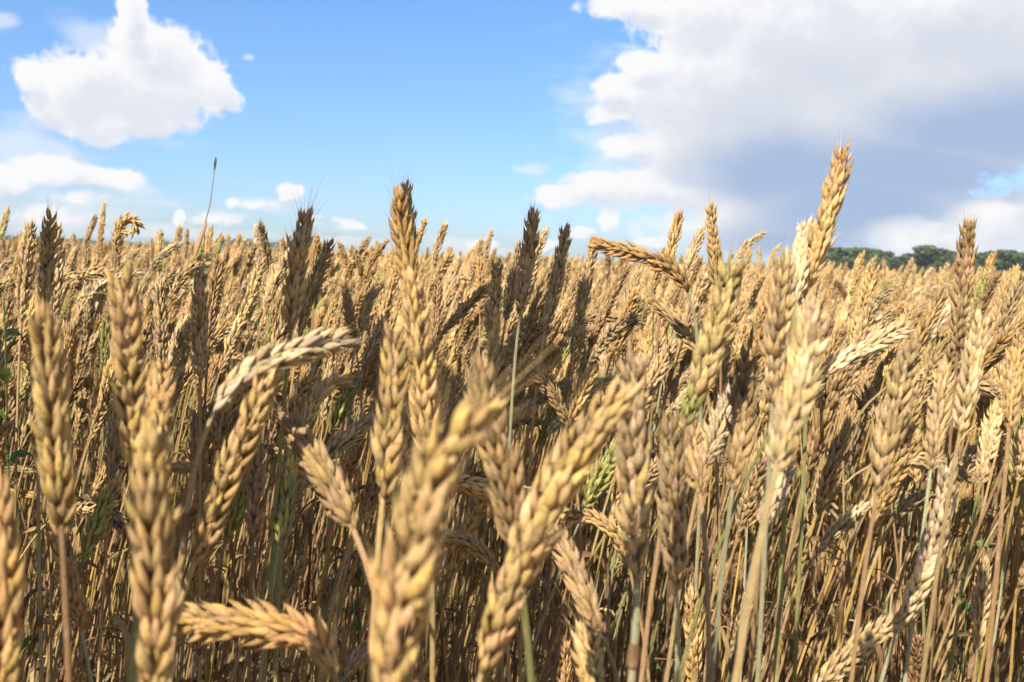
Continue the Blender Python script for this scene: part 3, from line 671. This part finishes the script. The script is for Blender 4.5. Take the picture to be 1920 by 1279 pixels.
# individuals: labels tell where each stands relative to the ears named above
ORD = ['nearest', 'second', 'third', 'fourth', 'fifth', 'sixth', 'seventh', 'eighth', 'ninth', 'tenth', 'eleventh', 'twelfth', 'thirteenth', 'fourteenth', 'fifteenth', 'sixteenth', 'seventeenth', 'eighteenth', 'nineteenth', 'twentieth']
ADJ = {'gold': 'golden', 'tan': 'tan', 'pale': 'pale', 'brown': 'brown', 'orange': 'orange-brown', 'green': 'greenish', 'dark': 'dark', 'grey': 'grey-tan'}
hm = [(nick, np.mean([p[0] for p in pts]), np.mean([p[1] for p in pts])) for nick, _, pts, _, _, _ in H]
groups = {}
for i in chosen:
    pp, z = info[i]; cx = (pp[0][0] + pp[2][0]) / 2; cy = (pp[0][1] + pp[2][1]) / 2
    best = min(hm, key=lambda q: math.hypot(q[1] - cx, q[2] - cy)); dx, dy = cx - best[1], cy - best[2]
    side = ('right of' if dx > 0 else 'left of') if abs(dx) >= abs(dy) * .7 else ('below' if dy > 0 else 'above')
    lean = 'leaning right' if pp[2][0] - pp[0][0] > .2 * abs(pp[2][1] - pp[0][1]) else ('leaning left' if pp[0][0] - pp[2][0] > .2 * abs(pp[2][1] - pp[0][1]) else 'upright')
    if pp[2][1] > pp[0][1]: lean = 'nodding'
    key = (ADJ[vmesh[nidx[i]][3]], lean, side, best[0])
    groups.setdefault(key, []).append((math.hypot(dx, dy), i))
lab = {}
for (adj, lean, side, nick), lst in groups.items():
    for r, (_, i) in enumerate(sorted(lst)):
        lab[i] = ('%s%s wheat stalk, %s, %s the %s' % ('' if len(lst) == 1 else ORD[min(r, 19)] + ' ', adj, lean, side, nick))
proto = {}
for i in chosen:
    vi = int(nidx[i]); ms, mee, ml, tn = vmesh[vi]
    if vi not in proto:
        t = thing('wheat_stalk', lab[i], 'wheat stalk', (0, 0, 0), GRP)
        kids = []
        for nm, me in [('stem', ms), ('ear', mee)] + [('leaf', q) for q in ml]:
            o = bpy.data.objects.new(nm, me); link(o); o.parent = t; kids.append(o)
        proto[vi] = (t, kids)
    else:
        t = proto[vi][0].copy(); link(t)
        for kd in proto[vi][1]:
            c = kd.copy(); link(c); c.parent = t
    t['label'] = lab[i]
    t.location = (near[i][0], near[i][1], 0); t.rotation_euler = nrot[i]; t.scale = (nsc[i],) * 3

# the rest of the crop: one object, nodes set a stalk on every point
rest = np.array([i for i in range(len(near)) if keep[i] and i not in chosen_set])
mtz, msc, mrot, midx = props(mid, False, NHI, NMID)
far = []; y = 21.6
while y < 140:
    xm = y * HALF + 1.5
    for x in np.arange(-xm, xm, 1.85): far.append((x + rng.uniform(-.1, .1), y + rng.uniform(-.1, .1)))
    y += 1.85
far = np.array(far); nf = len(far)
frot = np.stack([rng.normal(0, .01, nf), rng.normal(0, .01, nf), rng.normal(0, .25, nf)], 1)
fsc = np.full(nf, 1.0) * rng.normal(1.0, .02, nf)
fidx = NHI + NMID + rng.integers(0, NP, nf)
PT = np.concatenate([near[rest], mid, far]); Z = np.zeros((len(PT), 1))
pts = np.concatenate([PT, Z], 1); rot = np.concatenate([nrot[rest], mrot, frot]); scl = np.concatenate([nsc[rest], msc, fsc]); idx = np.concatenate([nidx[rest], midx, fidx])
me = bpy.data.meshes.new('wheat_field'); me.vertices.add(len(pts)); me.vertices.foreach_set('co', pts.astype(np.float32).ravel()); me.update()
for nm, ty, ar, key in (('rot', 'FLOAT_VECTOR', rot, 'vector'), ('scl', 'FLOAT', scl, 'value'), ('idx', 'INT', idx, 'value')):
    a = me.attributes.new(nm, ty, 'POINT'); a.data.foreach_set(key, ar.astype(np.int32 if ty == 'INT' else np.float32).ravel())
wf_o = link(bpy.data.objects.new('wheat_field', me)); wf_o['kind'] = 'stuff'
wf_o['label'] = 'dense sea of ripe golden wheat reaching to the horizon'; wf_o['category'] = 'wheat field'
ng = bpy.data.node_groups.new('sow_wheat', 'GeometryNodeTree')
ng.interface.new_socket('Geometry', in_out='INPUT', socket_type='NodeSocketGeometry'); ng.interface.new_socket('Geometry', in_out='OUTPUT', socket_type='NodeSocketGeometry')
gi = ng.nodes.new('NodeGroupInput'); go = ng.nodes.new('NodeGroupOutput'); iop = ng.nodes.new('GeometryNodeInstanceOnPoints'); ci = ng.nodes.new('GeometryNodeCollectionInfo')
ci.inputs['Collection'].default_value = hidden; ci.inputs['Separate Children'].default_value = True; ci.inputs['Reset Children'].default_value = True
def nattr(nm, ty):
    n = ng.nodes.new('GeometryNodeInputNamedAttribute'); n.data_type = ty; n.inputs[0].default_value = nm
    return [o for o in n.outputs if o.enabled and o.name == 'Attribute'][0]
e2r = ng.nodes.new('FunctionNodeEulerToRotation')
ng.links.new(gi.outputs[0], iop.inputs['Points']); ng.links.new(ci.outputs[0], iop.inputs['Instance']); iop.inputs['Pick Instance'].default_value = True
ng.links.new(nattr('idx', 'INT'), iop.inputs['Instance Index']); ng.links.new(nattr('rot', 'FLOAT_VECTOR'), e2r.inputs[0]); ng.links.new(e2r.outputs[0], iop.inputs['Rotation'])
ng.links.new(nattr('scl', 'FLOAT'), iop.inputs['Scale']); ng.links.new(iop.outputs[0], go.inputs[0])
md = wf_o.modifiers.new('sow', 'NODES'); md.node_group = ng

# ------------------------------------------------------------------ ground and the far part of the crop
def simple(name, col, col2, scale, rough=.9, bump=0.0, bd=.02):
    m, n = material(name)
    tcn = n.new('ShaderNodeTexCoord').outputs['Object']
    nz = n.noise(tcn, scale, 8, .65)
    n.l.new(n.mix(n.smooth(nz, .3, .7), col + (1,), col2 + (1,)), n.p.inputs['Base Color']); n.p.inputs['Roughness'].default_value = rough
    n.p.inputs['Specular IOR Level'].default_value = .2
    if bump:
        b = n.new('ShaderNodeBump'); b.inputs['Strength'].default_value = bump; b.inputs['Distance'].default_value = bd
        n.l.new(nz, b.inputs['Height']); n.l.new(b.outputs[0], n.p.inputs['Normal'])
    return m
def pydata(name, v, f, mat, kind=None, smooth=False, parent=None):
    me = bpy.data.meshes.new(name); me.from_pydata(v, [], f); me.update(); me.materials.append(mat)
    if smooth:
        for p in me.polygons: p.use_smooth = True
    o = link(bpy.data.objects.new(name, me))
    if kind: o['kind'] = kind
    if parent: o.parent = parent
    return o
M_SOIL = simple('soil', (0.15, 0.10, 0.055), (0.26, 0.185, 0.10), 14, .95, .8)
g = pydata('ground', [(-4000, -1500, 0), (4000, -1500, 0), (4000, 7000, 0), (-4000, 7000, 0)], [(0, 1, 2, 3)], M_SOIL, 'structure')
M_CROP = simple('far_crop', (0.60, 0.45, 0.24), (0.46, 0.32, 0.15), .9, .9, .6, .1)
rows = np.concatenate([np.arange(128, 200, 1.5), np.geomspace(200, 640, 90)]); nc = 260
v = []
for r_, y in enumerate(rows):
    xs = np.linspace(-y * .75 - 5, y * .75 + 5, nc)
    zz = rng.normal(.88, .045, nc); 
    if r_ == 0: zz[:] = .02
    v += [(float(x), float(y), float(z)) for x, z in zip(xs, zz)]
f = [(i * nc + j, i * nc + j + 1, (i + 1) * nc + j + 1, (i + 1) * nc + j) for i in range(len(rows) - 1) for j in range(nc - 1)]
fc = pydata('distant_crop', v, f, M_CROP, 'stuff'); fc['label'] = 'far wheat crop merging into a golden band below the trees'; fc['category'] = 'crop'

# ------------------------------------------------------------------ trees
M_FOL = simple('foliage', (0.04, 0.068, 0.024), (0.075, 0.105, 0.042), .35, .8)
M_FOLD = simple('foliage_far', (0.045, 0.07, 0.035), (0.07, 0.10, 0.045), .2, .8)
M_BARK = simple('bark', (0.10, 0.075, 0.05), (0.16, 0.13, 0.10), 3, .9, .5)
def crown(rs, hgt, wid, n, leaf, z0):
    """leaf clumps spread over several overlapping boughs"""
    bo = []
    for i in range(24):
        a = rs.uniform(0, 6.28); z = rs.uniform(.12, .88); rr = wid * .5 * math.sin(math.pi * min(1, z * .85 + .1)) * rs.uniform(.3, 1.1)
        bo.append((math.cos(a) * rr, math.sin(a) * rr, z0 + (hgt - z0) * z, rs.uniform(.16, .30) * wid))
    V, Fq = [], []
    for i in range(n):
        bx, by, bz, br = bo[rs.integers(len(bo))]
        d = norm(rs.normal(0, 1, 3)) * br * rs.uniform(.55, 1.05) ** .6; d[2] *= .8
        c = np.array([bx, by, bz]) + d
        a = norm(rs.normal(0, 1, 3)); b = norm(np.cross(a, rs.normal(0, 1, 3))); s = leaf * rs.uniform(.6, 1.3)
        k = len(V); V += [tuple(c + a * s), tuple(c + b * s * .7), tuple(c - a * s), tuple(c - b * s * .7)]; Fq.append((k, k + 1, k + 2, k + 3))
    return V, Fq
def trunk_parts(rs, hgt, r):
    C = np.array([[0, 0, -.3], [rs.normal(0, .1), 0, hgt * .3], [rs.normal(0, .25), rs.normal(0, .25), hgt * .65], [0, 0, hgt * .9]])
    ps = [tube(catmull(C, 8), np.linspace(r, r * .2, 8), 7, col=np.array([.1, .08, .05]))]
    for i in range(5):
        a = rs.uniform(0, 6.28); z = rs.uniform(.3, .7) * hgt
        e = np.array([math.cos(a) * hgt * .25, math.sin(a) * hgt * .25, z + hgt * .2])
        ps.append(tube(catmull([np.array([0, 0, z]), e * [.5, .5, 1] - [0, 0, .4], e], 5), np.linspace(r * .4, r * .08, 5), 5, col=np.array([.1, .08, .05])))
    return ps
tree_v = []
for i in range(5):
    rs = np.random.default_rng(900 + i); hgt = 12.0; V, Fq = crown(rs, hgt, [8, 6.5, 9, 7, 8.5][i], 4200, .40, .6)
    mc = bpy.data.meshes.new('crown'); mc.from_pydata(V, [], Fq); mc.update(); mc.materials.append(M_FOL)
    tree_v.append((mc, mesh_from('trunk', trunk_parts(rs, hgt, .22), M_BARK)))
# x in photo, top y in photo, distance
TR = []
rs = np.random.default_rng(5)
tops = [(1548, 492), (1566, 484), (1588, 474), (1604, 478), (1624, 471), (1644, 477), (1662, 480), (1682, 486), (1704, 482), (1724, 480), (1746, 468), (1766, 474), (1788, 490), (1806, 498), (1838, 480), (1858, 474), (1880, 474), (1902, 478), (1922, 480), (1945, 476), (1975, 470), (2010, 474)]
words = ['small tree at the left end of the far right wood', 'low rounded tree second from the left end of the right wood', 'tree rising right of the tallest ear in the far wood', 'narrow tree in the left part of the right wood', 'taller rounded tree in the left part of the right wood', 'tree just right of the taller rounded one in the wood', 'mid-height tree left of the middle of the right wood', 'low tree in a dip of the right wood', 'tree right of the dip in the right wood', 'broad tree left of the highest crown in the wood', 'highest crown of the far wood, left of the pinkish ear', 'tree touching the highest crown on its right', 'low tree left of the dusky pinkish ear', 'low tree behind the dusky pinkish ear', 'tree directly right of the dusky pinkish ear', 'second tree right of the dusky pinkish ear', 'third tree right of the dusky pinkish ear', 'broad tree near the right edge of the wood', 'tree cut off by the right edge', 'tree just outside the right edge', 'tall tree past the right edge', 'last tree past the right edge']
for i, ((px, ty), lb) in enumerate(zip(tops, words)):
    yd = 430 + rs.uniform(-25, 35)
    P = at(px, 500, 1); dv = P - CAM; X = dv[0] / dv[1] * yd
    dt = ray(px, ty); topz = CAMZ + dt[2] / dt[1] * yd; topz = 12.6 + (topz - 11) * .8 + rs.uniform(-.6, .6)
    mc, mt = tree_v[i % 5]
    t = thing('tree', lb, 'tree', (X, yd, 0), 'trees of the far wood at right')
    c = link(bpy.data.objects.new('crown', mc)); c.parent = t; k = link(bpy.data.objects.new('trunk', mt)); k.parent = t
    s_ = topz / 11.8; t.scale = (s_ * rs.uniform(1.9, 2.5),) * 2 + (s_,); t.rotation_euler = (0, 0, rs.uniform(0, 6.28))
# far woods that read as one mass
V, Fq = [], []
rs = np.random.default_rng(77)
for k in range(34000):
    px = rs.uniform(-500, 2400); yd = 1150 + rs.uniform(-30, 60)
    hgt = 5.8 + 1.6 * math.sin(px * .021) + 1.6 * math.sin(px * .083 + 1) + rs.normal(0, .5)
    if 395 < px < 560: hgt += 8.0 * min(1, (px - 395) / 25, (560 - px) / 25)
    if px < 560: hgt += 1.5
    if px > 1545: hgt += 14 * min(1, (px - 1545) / 60)
    if px > 560 and px < 1300: hgt -= 2.5
    if 1300 < px < 1500: hgt += 1
    d = ray(px, 480); X = d[0] / d[1] * yd; z = hgt * rs.uniform(0, 1) ** .6
    c = np.array([X, yd, z]); a = norm(rs.normal(0, 1, 3)); b = norm(np.cross(a, rs.normal(0, 1, 3))); s_ = rs.uniform(.8, 1.7)
    q = len(V); V += [tuple(c + a * s_), tuple(c + b * s_), tuple(c - a * s_), tuple(c - b * s_)]; Fq.append((q, q + 1, q + 2, q + 3))
fw = pydata('distant_wood', V, Fq, M_FOLD, 'stuff'); fw['label'] = 'thin dark line of far-off woodland along the horizon'; fw['category'] = 'woodland'

# ------------------------------------------------------------------ grass stem with a dark seed head, weeds
M_WEED = plant_mat('green_leaf', 20, 0.5, 0.4, 0.3, 0.2, 0.15)
rs = np.random.default_rng(41)
t = thing('grass_stem', 'thin bare grass stem with dark tip, tallest thing at left against blue sky', 'grass stem')
top = at(404, 302, 1.55); b1 = at(382, 470, 1.5); b0 = np.array([b1[0] - .03, b1[1], 0]); t.location = tuple(b0)
C = catmull([b0, (b0 + b1) / 2 + [.01, 0, 0], b1, at(394, 385, 1.52), top], 30) - b0
obj('stem', [tube(C, np.interp(np.linspace(0, 1, 30), [0, .7, 1], [.0014, .0011, .0007]), 6, col=np.array([.22, .17, .12]))], M_STEM, t)
e = top - b0; obj('seed_head', [tube(catmull([e - norm(C[-1] - C[-2]) * .018, e, e + norm(C[-1] - C[-2]) * .008], 8), np.array([.0006, .0016, .002, .0022, .002, .0018, .0012, .0003]), 7, col=np.array([.05, .045, .05]))], M_EAR, t)
sh = [at(364, 485, 1.5) - b0, at(372, 455, 1.5) - b0, at(384, 425, 1.5) - b0, at(388, 412, 1.5) - b0]
obj('sheath', [tube(catmull(sh, 10), np.array([.001, .003, .004, .0045, .0045, .004, .0035, .003, .002, .0006]), 7, col=np.array([.50, .34, .17]), flat=.5)], M_LEAF, t)
def weed(px, py, d, n, L, label, seed):
    rs = np.random.default_rng(seed); P = at(px, py, d); G = np.array([P[0] + .01, P[1], 0])
    t = thing('green_weed', label, 'weed', tuple(G), 'green weeds among the wheat')
    C = catmull([np.zeros(3), (P - G) * [.3, .3, .5], P - G], 24)
    obj('stem', [tube(C, np.linspace(.002, .0008, 24), 6, col=np.array([.13, .22, .06]))], M_WEED, t)
    for i in range(n):
        k = int(np.interp(i, [0, n], [11, 23])); a = i * 2.4
        obj('leaf', leaf_parts(C[k], a, L * rs.uniform(.7, 1.2), L * .32, rs.uniform(.8, 1.8), rs.uniform(-.6, .6), (.09, .16, .035), rs, 8), M_WEED, t)
weed(8, 560, .95, 12, .035, 'leafy green weed among the stalks at the left edge', 3)
weed(1826, 905, 1.0, 12, .03, 'dark green leafy weed low among stems near the right edge', 4)
weed(1226, 566, 1.25, 6, .035, 'small green weed tip beneath the left-hanging skyline ear', 5)
weed(672, 1045, 1.1, 8, .03, 'small dark green weed low beside the bowed straw stem', 6)

# ------------------------------------------------------------------ the bystander left of the viewpoint, whose shadow lies on the middle of the crop
def flat_mat(name, c, r=.8):
    m, n = material(name); nz = n.noise(n.new('ShaderNodeTexCoord').outputs['Object'], 60, 4, .6)
    n.l.new(n.mix(nz, tuple(x * .8 for x in c) + (1,), tuple(min(1, x * 1.15) for x in c) + (1,)), n.p.inputs['Base Color']); n.p.inputs['Roughness'].default_value = r
    return m
M_SKIN, M_SHIRT, M_JEAN, M_HAIR = flat_mat('skin', (.55, .33, .24), .55), flat_mat('shirt', (.10, .14, .22)), flat_mat('jeans', (.05, .07, .13)), flat_mat('hair', (.06, .035, .02), .6)
def skinned(name, V, E, Rr, mat, parent, root=0, lv=2):
    me = bpy.data.meshes.new(name); me.from_pydata([tuple(v) for v in V], E, []); me.update(); me.materials.append(mat)
    o = link(bpy.data.objects.new(name, me)); o.parent = parent
    md = o.modifiers.new('skin', 'SKIN'); md.use_smooth_shade = True
    for i, r in enumerate(Rr):
        r = r if isinstance(r, tuple) else (r, r); me.skin_vertices[0].data[i].radius = r
    me.skin_vertices[0].data[root].use_root = True
    sm = o.modifiers.new('sub', 'SUBSURF'); sm.levels = lv; sm.render_levels = lv
    return o
PX, PY = -0.50, 0.36
ph = thing('person', 'person in dark blue shirt and added wide straw hat standing at the field edge, hands together', 'person', (PX, PY, 0))
hp = .96
B = [(0, 0, hp), (0, 0, 1.12), (0, 0, 1.28), (0, 0, 1.44), (0, .01, 1.525), (0, .025, 1.585), (0, .035, 1.665), (0, .03, 1.745),            # 0-7 spine, head
     (-.10, 0, .92), (-.115, .02, .50), (-.12, -.02, .09), (-.12, .12, .04), (.10, 0, .92), (.115, .03, .50), (.12, 0, .09), (.12, .14, .04),   # legs
     (-.19, 0, 1.43), (-.215, -.05, 1.17), (-.15, .14, 1.03), (.19, 0, 1.43), (.215, -.05, 1.17), (.15, .14, 1.03)]
E = [(0, 1), (1, 2), (2, 3), (3, 4), (4, 5), (5, 6), (6, 7), (0, 8), (8, 9), (9, 10), (10, 11), (0, 12), (12, 13), (13, 14), (14, 15), (3, 16), (16, 17), (17, 18), (3, 19), (19, 20), (20, 21)]
Rr = [(.16, .11), (.14, .10), (.16, .11), (.13, .09), .062, (.075, .085), (.088, .108), (.078, .09), .085, .06, .04, .035, .085, .06, .04, .035, .06, .045, .03, .06, .045, .03]
body = skinned('body', B, E, Rr, M_SKIN, ph)
skinned('shirt', [(0, 0, .90), (0, 0, .98), (0, 0, 1.12), (0, 0, 1.28), (0, 0, 1.45), (-.19, 0, 1.43), (-.208, -.04, 1.23), (.19, 0, 1.43), (.208, -.04, 1.23)], [(0, 1), (1, 2), (2, 3), (3, 4), (4, 5), (5, 6), (4, 7), (7, 8)], [(.205, .155), (.20, .15), (.165, .125), (.185, .135), (.14, .105), .078, .066, .078, .066], M_SHIRT, ph)
for sx in (-1, 1):
    skinned('trouser_leg', [(sx * .085, 0, .98), (sx * .10, 0, .88), (sx * .115, .025, .50), (sx * .12, -.01, .09)], [(0, 1), (1, 2), (2, 3)], [.10, .105, .076, .066], M_JEAN, ph)
    skinned('shoe', [(sx * .12, -.05, .045), (sx * .12, .04, .045), (sx * .125, .15, .035)], [(0, 1), (1, 2)], [.045, .05, .038], flat_mat('shoe_leather', (.08, .05, .03)), ph, lv=1)
def lump(name, c, r, mat):
    V_ = [(c[0] + r[0] * math.sin(a) * math.cos(b), c[1] + r[1] * math.sin(a) * math.sin(b), c[2] + r[2] * math.cos(a)) for a in [math.pi * (i + .02) / 8.04 for i in range(9)] for b in [k * math.pi / 6 for k in range(12)]]
    return pydata(name, V_, [(i * 12 + k, i * 12 + (k + 1) % 12, (i + 1) * 12 + (k + 1) % 12, (i + 1) * 12 + k) for i in range(8) for k in range(12)], mat, smooth=True, parent=ph)
M_EYE = flat_mat('eye_white', (.6, .6, .58), .3)
for sx in (-1, 1):
    lump('eye', (sx * .032, .118, 1.655), (.013, .008, .008), M_EYE); lump('ear', (sx * .083, .03, 1.635), (.012, .018, .03), M_SKIN)
    lump('eyebrow', (sx * .033, .124, 1.675), (.02, .006, .004), M_HAIR)
lump('trouser_seat', (0, 0, .925), (.15, .115, .12), M_JEAN)
lump('nose', (0, .135, 1.63), (.013, .022, .022), M_SKIN); lump('mouth', (0, .118, 1.592), (.024, .008, .007), flat_mat('lips', (.45, .2, .17)))
hat = [(.215, 1.715), (.205, 1.722), (.13, 1.735), (.105, 1.745), (.10, 1.80), (.085, 1.835), (.03, 1.845), (.0005, 1.843)]  # hat is added, its brim wide to broaden the shadow on the ears
hat = [(r, z) for r, z in hat] + [(.0005, 1.836), (.08, 1.826), (.094, 1.795), (.10, 1.738), (.205, 1.710), (.215, 1.708), (.215, 1.715)]
V_ = [(r * math.cos(k * math.pi / 16), .03 + r * math.sin(k * math.pi / 16), z + .012 * math.cos(k * math.pi / 8) * (r / .2) ** 2) for r, z in hat for k in range(32)]
F_ = [(i * 32 + k, i * 32 + (k + 1) % 32, (i + 1) * 32 + (k + 1) % 32, (i + 1) * 32 + k) for i in range(len(hat) - 1) for k in range(32)]
pydata('hat', V_, F_, flat_mat('straw_hat', (.5, .38, .2)), smooth=True, parent=ph)
skinned('hair', [(0, -.01, 1.66), (0, .0, 1.70), (0, .01, 1.77)], [(0, 1), (1, 2)], [(.088, .08), (.096, .095), (.075, .08)], M_HAIR, ph)
for sx in (-1, 1):
    V_, E_, R2 = [(sx * .15, .14, 1.03), (sx * .14, .185, 1.01)], [(0, 1)], [.03, .032]
    for q in range(4):
        k = len(V_); zz = 1.035 - q * .019
        V_ += [(sx * .115, .21, zz), (sx * .085, .215, zz - .006), (sx * .06, .205, zz - .012)]; E_ += [(1, k), (k, k + 1), (k + 1, k + 2)]; R2 += [.009, .008, .007]
    k = len(V_); V_ += [(sx * .135, .19, 1.05), (sx * .11, .20, 1.065)]; E_ += [(1, k), (k, k + 1)]; R2 += [.011, .009]
    skinned('hand', V_, E_, R2, M_SKIN, ph, lv=1)
ph.rotation_euler = (0, 0, -SUN_AZ); ph.scale = (.90, .92, 1.03)

# ------------------------------------------------------------------ thin summer haze
bpy_box = [(-1500, -60, -1), (1500, -60, -1), (1500, 1400, -1), (-1500, 1400, -1), (-1500, -60, 17), (1500, -60, 17), (1500, 1400, 17), (-1500, 1400, 17)]
mh = bpy.data.materials.new('haze'); mh.use_nodes = True; nh = mh.node_tree; nh.nodes.clear()
oh = nh.nodes.new('ShaderNodeOutputMaterial'); vh = nh.nodes.new('ShaderNodeVolumePrincipled'); nh.links.new(vh.outputs[0], oh.inputs['Volume'])
vh.inputs['Color'].default_value = (.82, .90, 1.0, 1); vh.inputs['Density'].default_value = 0.00016; vh.inputs['Anisotropy'].default_value = 0.2
hz_o = pydata('haze', bpy_box, [(0, 3, 2, 1), (4, 5, 6, 7), (0, 1, 5, 4), (1, 2, 6, 5), (2, 3, 7, 6), (3, 0, 4, 7)], mh, 'stuff')
hz_o['label'] = 'thin bluish summer haze over the distant woods'; hz_o['category'] = 'haze'
